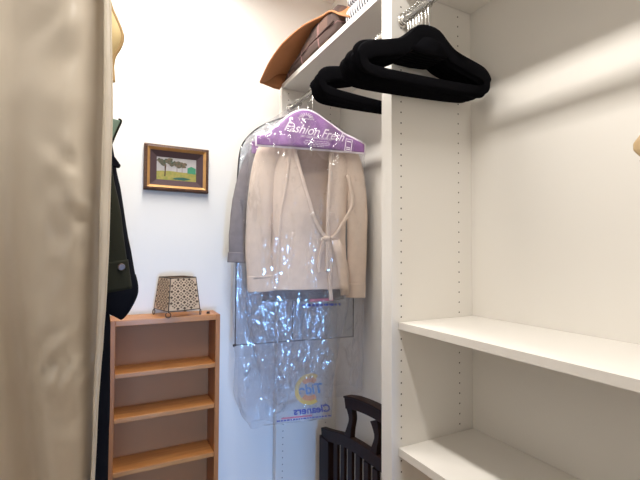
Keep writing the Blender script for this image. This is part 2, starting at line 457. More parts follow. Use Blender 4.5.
def body_mesh(tab, n=96, nz=90, p=2.5, amp=.004, seed=0, s=9, cut=None):
    z1 = max(r[0] for r in tab); z0 = min(r[0] for r in tab)
    bm = bmesh.new(); rings = []
    for i in range(nz + 1):
        z = z1 + (z0 - z1) * i / nz
        a, b, cx = lerp_tab(tab, z)
        r = superring(cx, 0, z, a, b, n, p)
        k = min(1, (z1 - z) / .12)
        for v in r:
            if v.y < 0: v.y += wrinkle(v, amp * k, s, seed, .22)
            else: v.y += .5 * wrinkle(v, amp * k, s, seed, .22)
        rings.append(r)
    loft(bm, rings, cap=False)
    if cut:
        dead = [f for f in bm.faces if cut(f.calc_center_median())]
        bmesh.ops.delete(bm, geom=dead, context='FACES')
    return bm

def sleeve_mesh(path, rads, flat=.5, n=20, amp=.003, seed=0, per=10):
    P = smooth_path(path, per)
    m = len(P); rr = []
    for i in range(m):
        f = i / (m - 1) * (len(rads) - 1); k = int(min(f, len(rads) - 2)); rr.append(rads[k] + (rads[k + 1] - rads[k]) * (f - k))
    bm = bmesh.new(); tube(bm, P, rr, n, flat=flat, up=(0, 1, 0))
    for v in bm.verts: v.co.y += wrinkle(v.co, amp, 14, seed, .5); v.co.x += .5 * wrinkle(v.co, amp, 14, seed + 9, .6)
    return bm

# --- beige cardigan
card = tree('cardigan', 'beige wrap cardigan with tie waist hanging inside clear dry cleaning film', 'cardigan')
def neck(c):
    if c.y > 0: return False
    x, z = c.x / .96, (c.z - .058) / .96
    if z < 1.535: return False
    k = (z - 1.535) / (1.89 - 1.535); k = min(k, 1.05)
    left = .045 - .122 * k ** .8; right = .066 + .02 * k
    return left < x < right
tab = [q(0, 2.0)[1:] + (.05, .020, .0), q(0, 1.96)[1:] + (.11, .026, 0), q(0, 1.90)[1:] + (.175, .034, 0), q(0, 1.80)[1:] + (.172, .044, 0), q(0, 1.65)[1:] + (.164, .047, 0),
       q(0, 1.52)[1:] + (.160, .045, 0), q(0, 1.40)[1:] + (.165, .045, 0), q(0, 1.29)[1:] + (.168, .044, 0)]
obj('body', body_mesh(tab, n=160, nz=150, amp=.010, seed=3, cut=neck), M['cardigan'], card, smooth=True, solid=.004)
def S(pts, y=0.0): return [(q(x, z)[0], (p3[0] if p3 else y), q(x, z)[1]) for x, z, *p3 in pts]
SL = obj('sleeve', sleeve_mesh(S([(-.13, 1.945), (-.185, 1.87), (-.215, 1.70), (-.226, 1.5), (-.215, 1.34)], -.008), [.045, .055, .055, .054, .056], seed=1), M['cardigan'], card, smooth=True)
SR = obj('sleeve', sleeve_mesh(S([(.13, 1.945), (.190, 1.87), (.222, 1.70), (.225, 1.5), (.220, 1.30)], -.008), [.042, .050, .049, .046, .044], seed=5), M['cardigan'], card, smooth=True)
obj('cuff', sleeve_mesh(S([(-.215, 1.352), (-.212, 1.285)], -.008), [.057, .056], seed=1, amp=.001), M['cardigan'], SL, smooth=True)
obj('cuff', sleeve_mesh(S([(.220, 1.312), (.218, 1.248)], -.008), [.046, .046], seed=5, amp=.001), M['cardigan'], SR, smooth=True)
def band(name, pts, w, m_, par, y=-.050, flat=.35, per=8):
    bm = bmesh.new(); P = smooth_path(S(pts, y), per); tube(bm, P, w, 10, flat=flat, up=(0, 1, 0))
    return obj(name, bm, m_, par, smooth=True)
band('front_band', [(-.078, 1.95, -.03), (-.076, 1.885, -.044), (-.052, 1.79, -.052), (-.018, 1.68, -.054), (.012, 1.59, -.054), (.052, 1.525, -.054), (.08, 1.51, -.054)], .0085, M['cardigan'], card)
band('front_band', [(.083, 1.95, -.03), (.086, 1.885, -.044), (.080, 1.78, -.052), (.072, 1.65, -.054), (.070, 1.55, -.054), (.07, 1.52, -.054)], .0085, M['cardigan'], card)
band('lapel_fold', [(.165, 1.80, -.046), (.185, 1.70, -.05), (.176, 1.645, -.054), (.135, 1.575, -.056), (.105, 1.53, -.056), (.085, 1.515, -.056)], .008, M['cardigan'], card)
obj('shaded_back_neck', B(-.085, .095, .030, .033, 1.52, 1.90), M['cardigan_shaded'], card)  # inner back of the knit, its shade painted in
bm = bmesh.new(); bmesh.ops.create_icosphere(bm, subdivisions=2, radius=1)
for v in bm.verts: v.co = Vector((v.co.x * .018 + q(.062, 0)[0], v.co.y * .011 - .061, v.co.z * .013 + q(0, 1.512)[1]))
obj('tie_knot', bm, M['cardigan'], card, smooth=True)
band('tie_end', [(.055, 1.515, -.060), (.036, 1.45, -.060), (.030, 1.39, -.058), (.034, 1.365, -.058)], .008, M['cardigan'], card)
band('tie_end', [(.062, 1.515, -.064), (.066, 1.46, -.062), (.066, 1.38, -.060), (.062, 1.375, -.060)], .008, M['cardigan'], card)
band('tie_end', [(.068, 1.512, -.060), (.082, 1.42, -.058), (.080, 1.32, -.057), (.086, 1.245, -.057)], .0085, M['cardigan'], card)
bm = bmesh.new()
loft(bm, [[Vector((q(x, z)[0], -.054 + wrinkle(Vector((x, 0, z)), .006, 30, 2), q(x, z)[1])) for x in (xa, (xa * 2 + xb) / 3, (xa + 2 * xb) / 3, xb)]
          for z, xa, xb in ((1.51, .085, .125), (1.45, .10, .15), (1.38, .115, .165), (1.31, .125, .172), (1.265, .13, .168))], cap=False, closed=False)
obj('wrap_flap', bm, M['cardigan'], card, smooth=True, solid=.004)
band('side_crease', [(-.105, 1.86, -.046), (-.115, 1.75, -.050), (-.140, 1.60, -.046), (-.148, 1.45, -.043), (-.150, 1.33, -.040)], .006, M['cardigan'], card)

# --- purple paper cape with print
cape = tree('paper_cape', 'purple printed paper shoulder cape over the beige cardigan', 'paper cape')
top = [(-.257, 1.946), (-.214, 1.953), (-.179, 1.983), (-.14, 2.02), (-.099, 2.055), (-.06, 2.076), (-.031, 2.082), (0, 2.078), (.039, 2.061), (.085, 2.03), (.144, 1.992), (.20, 1.968), (.253, 1.945)]
def cape_y(x, z): return -.068 + .030 * max(0, (z - 1.93) / .15) + wrinkle(Vector((x, 0, z)), .005, 16, 4, 1.0)
def cape_mesh(inset=0.0, off=0.0, back=False):
    bm = bmesh.new(); rows = []
    nz = 10
    tp = smooth_path([(x, 0, z) for x, z in top], 4)
    cols = []
    for p in tp:
        x, zt = p.x * .965 * (1 - inset * 3.2) - .004, p.z - inset * .9
        zb = 1.893 + inset * 1.0
        cols.append([Vector((*q(x, 0)[:1], (cape_y(x, zb + (zt - zb) * k / nz) if not back else .058 - .03 * max(0, (zb + (zt - zb) * k / nz - 1.93) / .15)) + off, q(0, zb + (zt - zb) * k / nz)[1])) for k in range(nz + 1)])
    loft(bm, cols, cap=False, closed=False)
    return bm
sheet = obj('paper_sheet', cape_mesh(), M['white_print'], cape, smooth=True, solid=.0006)
obj('purple_field', cape_mesh(.008, -.0014), M['purple'], cape, smooth=True, solid=.0004)
obj('back_sheet', cape_mesh(0, 0, True), M['purple'], cape, smooth=True, solid=.0006)

def text_obj(name, s, size, m_, parent, loc, shear=0.0, rot=0.0, mirror=False, bold=0.0, spacing=1.0, width=None):
    cu = bpy.data.curves.new('t', 'FONT'); cu.body = s; cu.size = size; cu.align_x = 'CENTER'; cu.align_y = 'CENTER'
    cu.shear = shear; cu.extrude = .0002; cu.offset = bold; cu.space_character = spacing
    tmp = bpy.data.objects.new('t', cu); COL.objects.link(tmp)
    dg = bpy.context.evaluated_depsgraph_get(); dg.update()
    me = bpy.data.meshes.new_from_object(tmp.evaluated_get(dg)); bpy.data.objects.remove(tmp)
    xs = [v.co.x for v in me.vertices]; k = (width / (max(xs) - min(xs))) if width else 1
    mt = Matrix.Rotation(rot, 4, 'Y') @ Matrix.Rotation(pi / 2, 4, 'X') @ Matrix.Diagonal((-k if mirror else k, 1, 1, 1))
    me.transform(mt); me.materials.clear(); me.materials.append(m_)
    o = bpy.data.objects.new(name, me); COL.objects.link(o); o.parent = parent; o.location = loc
    return o
yt = -.078
text_obj('cape_lettering', 'Fashion', .056, M['white_print'], cape, (-.055, yt, 1.957), .45, R(5), bold=.0003, width=.150)
text_obj('cape_lettering', 'Fresh', .056, M['white_print'], cape, (.078, yt, 1.942), .45, R(6), bold=.0003, width=.100)
text_obj('cape_lettering', 'DRY CLEANERS & LAUNDRY', .013, M['white_print'], cape, (.010, yt, 1.926), 0, R(2), width=.135)
for k, (w, dz) in enumerate(((.10, 0), (.115, .010), (.105, .0185), (.06, .027))):
    bm = bmesh.new()
    x = -w / 2
    while x < w / 2:
        l = random.uniform(.006, .014); box(bm, x, min(x + l, w / 2), -.0002, .0002, -.0012, .0012); x += l + .004
    o = obj('fine_print_line', bm, M['white_print'], cape); o.location = (.012, yt + .001, 1.913 - dz * .8)
# small phone-shaped tag and crest
bm = bmesh.new()
fr = [(-.014, -.026), (.014, -.026), (.014, .026), (-.014, .026)]
for a, b in zip(fr, fr[1:] + fr[:1]): tube(bm, [(a[0], 0, a[1]), (b[0], 0, b[1])], .0014, 6)
for z in (-.018, -.010, .016): box(bm, -.009, .009, -.0004, .0004, z - .002, z + .002)
o = obj('printed_tag_outline', bm, M['white_print'], cape); o.location = (.150, yt, 1.906); o.rotation_euler = (0, R(8), 0)
bm = bmesh.new()
for k in range(9):
    a = pi * k / 8; tube(bm, [(.012 * cos(a), 0, .008 * sin(a)), (.030 * cos(a), 0, .019 * sin(a))], .0014, 5)
for k in range(12): box(bm, -.036 + .006 * k, -.033 + .006 * k, -.0004, .0004, -.008 - .002 * (k % 2), -.004)
o = obj('printed_crest', bm, M['white_print'], cape); o.location = (-.028, -.052, 2.017)
bm = bmesh.new()
for k in range(7):
    x0 = random.uniform(-.022, .022); z0 = random.uniform(-.014, .014)
    tube(bm, [(x0, 0, z0), (x0 + random.uniform(-.012, .012), 0, z0 + random.uniform(-.01, .01))], .0012, 5)
o = obj('printed_floral_motif', bm, M['white_print'], cape); o.location = (-.205, yt - .002, 1.905)

# --- clear film bags
def film_bag(name, label, dy, zt, tab, m_, yb, amp, seed, p=3.0, n=140, nz=150, hem=.012):
    t = tree(name, label, 'plastic garment bag', dy)
    z1 = max(r[0] for r in tab); z0 = min(r[0] for r in tab)
    bm = bmesh.new(); rings = []
    for i in range(nz + 1):
        z = z1 + (z0 - z1) * i / nz
        xl, xr, b = lerp_tab(tab, z)
        r = superring((xl + xr) / 2, 0, z, (xr - xl) / 2, b, n, p)
        k = min(1, .25 + (z1 - z) / .3)
        for v in r:
            w = wrinkle(v, amp * k, 13, seed + (5 if v.y > 0 else 0), .30) + .35 * wrinkle(v, amp * k, 34, seed + 2, .8)
            v.y += w; v.x += .8 * wrinkle(Vector((v.z * .6, v.y, v.x)), amp * .6 * k, 16, seed)
            if i == nz: v.z += hem * noise.noise(Vector((v.x * 14, v.y * 14, seed)))
        rings.append(r)
    loft(bm, rings, cap=False)
    obj('film', bm, m_, t, smooth=True)
    return t
Q = lambda z, xl, xr, b: (z * .96 + .058, xl * .96, xr * .96, b)
bag1 = film_bag('plastic_garment_bag', 'clear crinkled plastic film bag over the beige cardigan and purple cape', 0,
    0, [Q(2.10, -.06, .0, .02), Q(2.07, -.13, .05, .045), Q(1.99, -.23, .18, .07), Q(1.94, -.285, .255, .085), Q(1.80, -.28, .258, .086), Q(1.5, -.282, .262, .086), Q(1.2, -.275, .255, .08), Q(.83, -.20, .25, .07)],
    M['film'], 0, .0075, 11)
bag2 = film_bag('plastic_garment_bag', 'clear bluish plastic film bag with reversed round logo, reaching lower than the cardigan', .086,
    0, [(2.04, -.06, .05, .014), (1.97, -.20, .19, .026), (1.90, -.285, .25, .032), (1.6, -.30, .25, .035), (1.25, -.315, .22, .036), (1.0, -.30, .16, .036), (.86, -.305, .135, .036), (.77, -.275, .135, .034), (.71, -.235, .13, .032)],
    M['film2'], 0, .007, 31, hem=.03)
# reversed logo printed on the far face of the lower bag
lg = (0.036, .024, .836)
bm = bmesh.new()
def arc(r0, r1, a0, a1, n=26):
    V = []
    for k in range(n + 1):
        a = a0 + (a1 - a0) * k / n; V.append([Vector((r * cos(a), 0, r * sin(a))) for r in (r0, r1)])
    loft(bm, V, cap=False, closed=False)
arc(.052, .070, R(58), R(302))
o = obj('logo_outer_ring', bm, M['logo_yellow'], bag2, solid=.0005); o.location = lg
for a0, a1 in ((50, 135), (225, 310)):
    bm = bmesh.new(); arc(.030, .052, R(a0), R(a1))
    o = obj('logo_inner_arc', bm, M['logo_orange'], bag2, solid=.0005); o.location = lg
text_obj('logo_lettering', 'Tide', .062, M['logo_lblue'], bag2, (lg[0] + .006, lg[1] - .004, lg[2] + .0), .15, 0, True, .0018, width=.108)
text_obj('logo_lettering', 'Cleaners', .046, M['logo_blue'], bag2, (lg[0] + .012, lg[1] - .004, lg[2] - .092), .15, 0, True, .0012, width=.170)
bm = bmesh.new(); x = -.16
while x < .075:
    l = random.uniform(.006, .016); box(bm, x, x + l, -.0003, .0003, -.003, .003); x += l + .004
o = obj('logo_small_print', bm, M['logo_blue'], bag2); o.location = (lg[0] + .01, lg[1] - .004, lg[2] - .126)
bm = bmesh.new(); box(bm, -.13, .01, -.0003, .0003, -.0035, .0035)
o = obj('logo_pink_line', bm, M['logo_pink'], bag2); o.location = (lg[0] + .0, lg[1] - .003, lg[2] - .117)
bm = bmesh.new(); box(bm, -.055, .055, -.0003, .0003, -.006, .006)
o = obj('printed_pink_band', bm, M['logo_pink'], bag2); o.location = (.07, -.040, 1.243); o.rotation_euler = (0, R(-1), 0)
bm = bmesh.new(); x = -.09
while x < .09:
    l = random.uniform(.008, .02); box(bm, x, x + l, -.0003, .0003, -.005, .005); x += l + .006
o = obj('printed_blue_line', bm, M['logo_blue'], bag2); o.location = (.07, -.040, 1.221)

# --- grey knit behind
s2 = .978
def q2(x, z): return (x * s2, z * s2 + 1.45 * (1 - s2))
gr = tree('grey_cardigan', 'grey knit top hanging behind the beige cardigan, sleeve out at left', 'cardigan', .082)
tab = [(1.985, .05, .012, 0), (1.94, .14, .017, 0), (1.87, .19, .021, 0), (1.6, .175, .024, 0), (1.24, .185, .024, 0)]
obj('body', body_mesh(tab, amp=.004, seed=8, n=80, nz=60), M['grey_knit'], gr, smooth=True, solid=.003)
for sgn in (-1, 1):
    x = lambda v: v * s2 * (1 if sgn < 0 else -.92)
    SG = obj('sleeve', sleeve_mesh([(x(-.15), 0, 1.93), (x(-.225), 0, 1.85), (x(-.272), 0, 1.70), (x(-.290), 0, 1.55), (x(-.292), 0, 1.445)], [.040, .048, .047, .046, .046], .42, seed=12), M['grey_knit'], gr, smooth=True)
    obj('cuff', sleeve_mesh([(x(-.292), 0, 1.450), (x(-.294), 0, 1.407)], [.049, .049], .42, amp=.0005), M['grey_knit'], SG, smooth=True)

# --- clear suit bag with black piping
sb = tree('suit_bag', 'see-through garment bag with black piped edges hanging at the back', 'garment bag', .142)
out = [(-.052, 2.085), (-.168, 2.034), (-.235, 1.983), (-.279, 1.915), (-.292, 1.80), (-.294, 1.685), (-.295, 1.046), (.254, 1.056), (.254, 1.86), (.235, 1.93), (.15, 2.03), (.05, 2.085)]
ring = smooth_path([(x, 0, z) for x, z in out[:6]], 4) + [Vector((x, 0, z)) for x, z in out[6:8]] + smooth_path([(x, 0, z) for x, z in out[8:]], 4)
bm = bmesh.new()
prism(bm, [(p.x, p.z) for p in ring], -.006, .006)
obj('vinyl_panel', bm, M['suitfilm'], sb)
bm = bmesh.new(); tube(bm, [(p.x, -.006, p.z) for p in ring], .0033, 8, closed=True, up=(0, 1, 0)); obj('piping', bm, M['piping'], sb, smooth=True)
bm = bmesh.new(); tube(bm, [(-.04, -.010, 1.06), (-.04, -.010, 1.50), (-.04, -.010, 2.05)], .0035, 8); ZP = obj('zipper', bm, M['piping'], sb, smooth=True)
bm = bmesh.new(); tube(bm, [(-.345 + .04, -.008, 1.044), (-.29, -.008, 1.048)], .006, 8); obj('corner_tab', bm, M['piping'], sb)
bm = bmesh.new(); bmesh.ops.create_icosphere(bm, subdivisions=2, radius=.009); o = obj('zip_pull', bm, M['piping'], ZP); o.location = (-.300, -.01, 1.585)
bm = bmesh.new(); hx = -.018
tube(bm, [(hx, 0, 2.08)] + [(hx + p[0], 0, 2.1645 - .033 + p[2] - .03) for p in hook_pts()[1:]], .002, 8, up=(0, 1, 0)); obj('hook', bm, M['wire'], sb, smooth=True)

# ------------------------------------------------------------------ dark slatted wooden piece in the far corner
rk = thing('slatted_headboard', 'dark brown wooden slatted headboard standing in the far right corner', 'headboard', (.95, 1.43, 0))
y_ = 1.43
def bmat(name, pts, w, d, par=rk):
    """bar following pts in (y, z), half width w, half depth d"""
    bm = bmesh.new(); P = smooth_path([(0, a - y_, b) for a, b in pts], 5); rings = []
    for i, p in enumerate(P):
        t = (P[min(i + 1, len(P) - 1)] - P[max(i - 1, 0)]).normalized(); n = Vector((0, -t.z, t.y))
        ww = w if not isinstance(w, list) else w[0] + (w[1] - w[0]) * abs(2 * i / (len(P) - 1) - 1) ** 1.3
        rings.append([p + n * ww + Vector((d, 0, 0)), p + n * ww - Vector((d, 0, 0)), p - n * ww - Vector((d, 0, 0)), p - n * ww + Vector((d, 0, 0))])
    loft(bm, rings); return obj(name, bm, M['darkwood'], par, bevel=.002)
bmat('crest_rail', [(1.565, .800), (1.50, .816), (1.43, .826), (1.36, .832), (1.29, .832)], .022, .018)
bmat('crest_rail_cap', [(1.572, .826), (1.50, .842), (1.43, .851), (1.36, .856), (1.29, .856)], .004, .022)
bmat('middle_rail', [(1.79, .585), (1.70, .605), (1.60, .630), (1.50, .642), (1.40, .648), (1.20, .648), (1.10, .60)], .026, .014)
for yy in (1.535, 1.345):
    bmat('splat', [(yy + .02, .655), (yy + .005, .70), (yy - .008, .75), (yy + .012, .80)], [.014, .027], .012)
for k in range(9):
    yy = 1.665 - .062 * k
    bmat('slat', [(yy, .12), (yy, .36), (yy, .612)], .018, .007)
bmat('side_post', [(1.755, 0.0), (1.755, .3), (1.755, .575)], .045, .02)
bmat('side_post', [(1.095, 0.0), (1.095, .3), (1.095, .575)], .045, .02)
bmat('bottom_rail', [(1.76, .11), (1.43, .11), (1.09, .11)], .03, .014)

# ------------------------------------------------------------------ bookcase, picture, woven lantern
BL, BR, BF, BB = .020, .440, 1.777, 1.920
bc = thing('bookcase', 'narrow orange beech bookcase with empty shelves against the far wall', 'bookcase', ((BL + BR) / 2, 1.85, 0))
bl = ((BL + BR) / 2, 1.85, 0)
L(obj('side_panel', B(BL, BL + .019, BF, BB, 0, 1.187), M['beechv'], bc, bevel=.0015), bl)
L(obj('side_panel', B(BR - .019, BR, BF, BB, 0, 1.187), M['beechv'], bc, bevel=.0015), bl)
L(obj('top_board', B(BL + .019, BR - .019, BF, BB, 1.164, 1.187), M['beech'], bc, bevel=.0015), bl)
L(obj('back_panel', B(BL + .019, BR - .019, BB - .006, BB - .001, .03, 1.164), M['beechback'], bc), bl)
for zt in (.982, .812, .610, .41, .21, .07):
    L(obj('shelf', B(BL + .0195, BR - .0195, BF + .003, BB - .007, zt - .018, zt), M['beech'], bc, bevel=.0015), bl)
L(obj('plinth', B(BL + .019, BR - .019, BF + .015, BF + .03, 0, .052), M['beechv'], bc), bl)

pc = thing('framed_picture', 'small landscape painting in a gilt and brown wooden frame on the far wall', 'picture', (.275, YF, 1.819))
W_, H_ = .1365, .1005
def ringframe(name, w0, h0, w1, h1, yfront0, yfront1, m_, bev=.0):
    bm = bmesh.new()
    def rect(w, h, y): return [Vector((-w, y, -h)), Vector((w, y, -h)), Vector((w, y, h)), Vector((-w, y, h))]
    rr = [rect(w0, h0, -.001), rect(w0, h0, yfront0), rect(w1, h1, yfront1), rect(w1, h1, -.001)]
    V = [[bm.verts.new(p) for p in r] for r in rr]
    for a, b in zip(V, V[1:] + V[:1]):
        for i in range(4): bm.faces.new((a[i], a[(i + 1) % 4], b[(i + 1) % 4], b[i]))
    return obj(name, bm, m_, pc, bevel=bev)
fo = ringframe('outer_frame', W_, H_, W_ - .013, H_ - .013, -.024, -.030, M['framebrown'], .002)
bm = bmesh.new()
for sx in (-1, 1):
    k = -H_ + .006
    while k < H_: bmesh.ops.create_icosphere(bm, subdivisions=1, radius=.0042, matrix=Matrix.Translation((sx * (W_ - .006), -.0265, k))); k += .0085
    k = -W_ + .006
    while k < W_: bmesh.ops.create_icosphere(bm, subdivisions=1, radius=.0042, matrix=Matrix.Translation((k, -.0265, sx * (H_ - .006)))); k += .0085
obj('carved_beading', bm, M['framebrown'], pc, smooth=True)
ringframe('gilt_inner_frame', W_ - .013, H_ - .013, W_ - .0245, H_ - .0245, -.030, -.019, M['gold'], .0015)
ringframe('dark_liner', W_ - .0245, H_ - .0245, .084, .050, -.019, -.007, M['liner'])
bm = bmesh.new(); box(bm, -.085, .085, -.006, -.001, -.051, .051, 0)
def patch(poly, y, mi): prism(bm, poly, -y, -.0055, mi)
patch([(-.085, -.051), (.085, -.051), (.085, -.010), (.03, -.012), (-.03, -.009), (-.085, -.013)], .0062, 1)
patch([(.046, -.014), (.082, -.016), (.082, .010), (.063, .018), (.046, .010)], .0066, 4)
patch([(-.053, -.034), (-.047, -.034), (-.046, -.010), (-.044, .018), (-.052, .018), (-.051, -.010)], .0066, 3)
patch([(-.018, -.045), (.03, -.048), (.062, -.040), (.03, -.034), (.0, -.036), (-.012, -.040)], .0066, 5)
for cx, cz, r in ((-.06, .03, .017), (-.04, .034, .018), (-.072, .036, .012), (-.02, .022, .013), (.0, .026, .016), (.018, .022, .015), (.03, .014, .010), (-.055, .018, .010), (.008, .012, .008), (-.03, .04, .012), (.035, .026, .009)):
    patch([(cx + r * (1 + .3 * random.uniform(-1, 1)) * cos(a), min(.0505, cz + r * .72 * (1 + .35 * random.uniform(-1, 1)) * sin(a))) for a in [2 * pi * k / 11 for k in range(11)]], .0068 + random.uniform(0, .0005), 2)
patch([(.0, -.012), (.002, -.012), (.002, .015), (.0, .015)], .0064, 3); patch([(.022, -.012), (.0235, -.012), (.0235, .012), (.022, .012)], .0064, 3)
obj('painting', bm, [M['p_sky'], M['p_grass'], M['p_leaf'], M['p_trunk'], M['p_house'], M['p_pond']], pc)

lt = thing('woven_lantern', 'small woven cream lantern with curled wire feet on top of the bookcase', 'lantern', (.272, 1.838, 1.187), R(17))
bz, tz, ba, ta = .026, .158, .068, .055
def cn(s, t_, z0=bz): 
    return Vector((s[0] * t_, s[1] * t_, z0))
cs = [(-1, -1), (1, -1), (1, 1), (-1, 1)]
for i in range(4):
    a, b = cs[i], cs[(i + 1) % 4]
    p00, p10, p11, p01 = cn(a, ba, bz), cn(b, ba, bz), cn(b, ta, tz), cn(a, ta, tz)
    def P(u, v): return (p00 * (1 - u) + p10 * u) * (1 - v) + (p01 * (1 - u) + p11 * u) * v
    nrm = (p10 - p00).cross(p01 - p00).normalized()
    bm = bmesh.new()
    loft(bm, [[p00 - nrm * .001, p10 - nrm * .001, p11 - nrm * .001, p01 - nrm * .001], [p00 + nrm * .001, p10 + nrm * .001, p11 + nrm * .001, p01 + nrm * .001]])
    def dia(u, v, ru, rv, mi=1, h=.0017):
        c = [P(u + ru, v), P(u, v + rv), P(u - ru, v), P(u, v - rv)]
        loft(bm, [[x + nrm * .0009 for x in c], [x + nrm * h for x in c]], mi=mi)
    nu, nv = 4, 5
    for iu in range(nu + 1):
        for iv in range(nv + 1):
            u = .07 + .86 * iu / nu; v = .06 + .88 * iv / nv
            if 0 < iu < nu or 0 < iv < nv: dia(u, v, .056, .045)
            if iu < nu and iv < nv:
                uu, vv = u + .43 / nu, v + .44 / nv
                for du, dv in ((.055, 0), (-.055, 0), (0, .045), (0, -.045)): dia(uu + du, vv + dv, .034, .027)
    obj('woven_panel', bm, [M['weave'], M['weave_dk']], lt)
bm = bmesh.new()
for i in range(4):
    a, b = cs[i], cs[(i + 1) % 4]
    tube(bm, [cn(a, ba, bz), cn(b, ba, bz)], .0022, 6); tube(bm, [cn(a, ta, tz), cn(b, ta, tz)], .0026, 6); tube(bm, [cn(a, ba, bz), cn(a, ta, tz)], .0022, 6)
obj('wire_frame', bm, M['iron'], lt, smooth=True)
for s in cs:
    bm = bmesh.new(); d = Vector((s[0], s[1], 0)).normalized(); tg = Vector((-d.y, d.x, 0)); c = Vector((s[0] * ba, s[1] * ba, .0125)) + d * .002
    pts = [cn(s, ba, bz)] + [c + tg * (.0105 * sin(a)) + Vector((0, 0, .0105 * cos(a))) for a in [2 * pi * k / 14 for k in range(14)]]
    tube(bm, pts, .002, 6); obj('curled_foot', bm, M['iron'], lt, smooth=True)
bm = bmesh.new(); tube(bm, [(0, 0, .003), (0, 0, .012)], [.0075, .006], 12)
tag(obj('furniture_knob', bm, M['bead'], None, smooth=False), 'tiny black knob lying on the right end of the bookcase top', 'knob').location = (.397, 1.815, 1.1845)

# ------------------------------------------------------------------ things on the high shelf
bk = thing('plaid_blanket', 'folded dark brown plaid blanket on the high left shelf', 'blanket', (.885, 1.59, 2.265))
def pillow(x0, x1, y0, y1, z0, z1, r, amp, seed):
    bm = bmesh.new(); bmesh.ops.create_cube(bm, size=1)
    bmesh.ops.subdivide_edges(bm, edges=bm.edges[:], cuts=11, use_grid_fill=True)
    for v in bm.verts:
        p = v.co * 2
        d = [x1 - x0, y1 - y0, z1 - z0]; c = [(x1 + x0) / 2, (y1 + y0) / 2, (z1 + z0) / 2]
        h = Vector([max(0, d[i] / 2 - r) * p[i] for i in range(3)])
        n = Vector([max(-1, min(1, p[i])) ** 3 for i in range(3)])
        if n.length > 0: n.normalize()
        v.co = Vector(c) + h + n * r
        if v.co.z > z0 + .01: v.co += n * wrinkle(v.co, amp, 11, seed, 1)
        v.co.z = max(v.co.z, z0)
    return bm
def btop(y):                                          # height of the pile over the shelf at world y
    return .116 if y < 1.53 else max(.018, .116 - .098 * (y - 1.53) / .30)
bm = pillow(-.147, .145, -.285, .235, 0, .108, .022, .005, 4)
for v in bm.verts: v.co.z *= btop(v.co.y + 1.59) / .108
obj('folded_wool', bm, M['plaid'], bk, smooth=True)
bm = bmesh.new(); tube(bm, [(-.1485, y, .045 * btop(y + 1.59) / .108) for y in [-.26 + .02 * k for k in range(22)]], .0035, 6)
obj('fold_seam', bm, M['plaid'], bk, smooth=True)

tb = thing('felt_bag', 'orange brown soft bag draped over the plaid blanket, overhanging the shelf', 'bag', (.74, 1.6, 2.265))
lip = [(1.225, .748, 2.280), (1.286, .742, 2.318), (1.35, .738, 2.362), (1.424, .735, 2.378), (1.515, .700, 2.377), (1.602, .665, 2.352), (1.646, .645, 2.327), (1.73, .630, 2.290), (1.81, .620, 2.238)]
LP = smooth_path([(b, a, c) for a, b, c in lip], 6)
def drape(i, u):
    p = LP[i]; d0 = Vector((.74, 1.6, 2.265)); f = i / (len(LP) - 1)
    crown = max(2.265 + btop(p.y) + .012, p.z)
    if f < .2: crown = p.z + (crown - p.z) * f / .2
    k = min(1, u / .30); k = k * k * (3 - 2 * k)
    x = p.x + (1.0 - p.x) * u
    q_ = Vector((x, p.y + .03 * u * f, p.z + (crown - p.z) * k))
    q_.z += wrinkle(q_, .003, 9, 2) * min(1, u * 4)
    return q_ - d0
bm = bmesh.new(); loft(bm, [[drape(i, u / 24) for u in range(25)] for i in range(len(LP))], cap=False, closed=False)
FL = obj('flap', bm, M['bagtan'], tb, smooth=True, solid=.005)
bm = bmesh.new(); tube(bm, [drape(i, 0) for i in range(len(LP))], .0042, 8); obj('rolled_edge', bm, M['bagtan'], FL, smooth=True)
bm = bmesh.new(); n_ = len(LP) - 1; rows = []
for u in range(0, 25):
    a = drape(n_, u / 24); x = a.x + .74
    b = Vector((a.x, a.y + .03 * min(1, u / 5), (2.236 if x < .742 else 2.268) - 2.265))
    if u == 0: b = a - Vector((0, 0, .003))
    rows.append([a, a * .5 + b * .5 + Vector((0, .008, 0)), b])
loft(bm, rows, cap=False, closed=False); obj('end_wall', bm, M['bagtan'], tb, smooth=True, solid=.004)

sp = thing('striped_cloth', 'folded black and white striped cloth on the high shelf beside the divider', 'cloth', (.90, 1.16, 2.265))
obj('lower_fold', pillow(-.157, .14, -.115, .11, 0, .06, .022, .004, 6), M['stripe'], sp, smooth=True)
obj('upper_fold', pillow(-.155, .14, -.115, .10, .058, .125, .022, .004, 7), M['stripe'], sp, smooth=True)

# ------------------------------------------------------------------ clothes hanging at left
lr = thing('hanging_rod', 'chrome clothes rod along the left wall, hidden behind the satin bag', 'clothes rod', (-.27, .2, 2.12))
bm = bmesh.new(); tube(bm, [(0, -1.19, 0), (0, 1.732, 0)], .0125, 16, up=(0, 0, 1)); obj('rod', bm, M['chrome'], lr, smooth=True)

def left_hook(par, z, m_=None):
    bm = bmesh.new(); tube(bm, [(0, 0, z)] + [(p[0], 0, 2.1345 - .063 + p[2]) for p in hook_pts()[1:]], .002, 8, up=(0, 1, 0))
    obj('hook', bm, M['wire'], par, smooth=True)

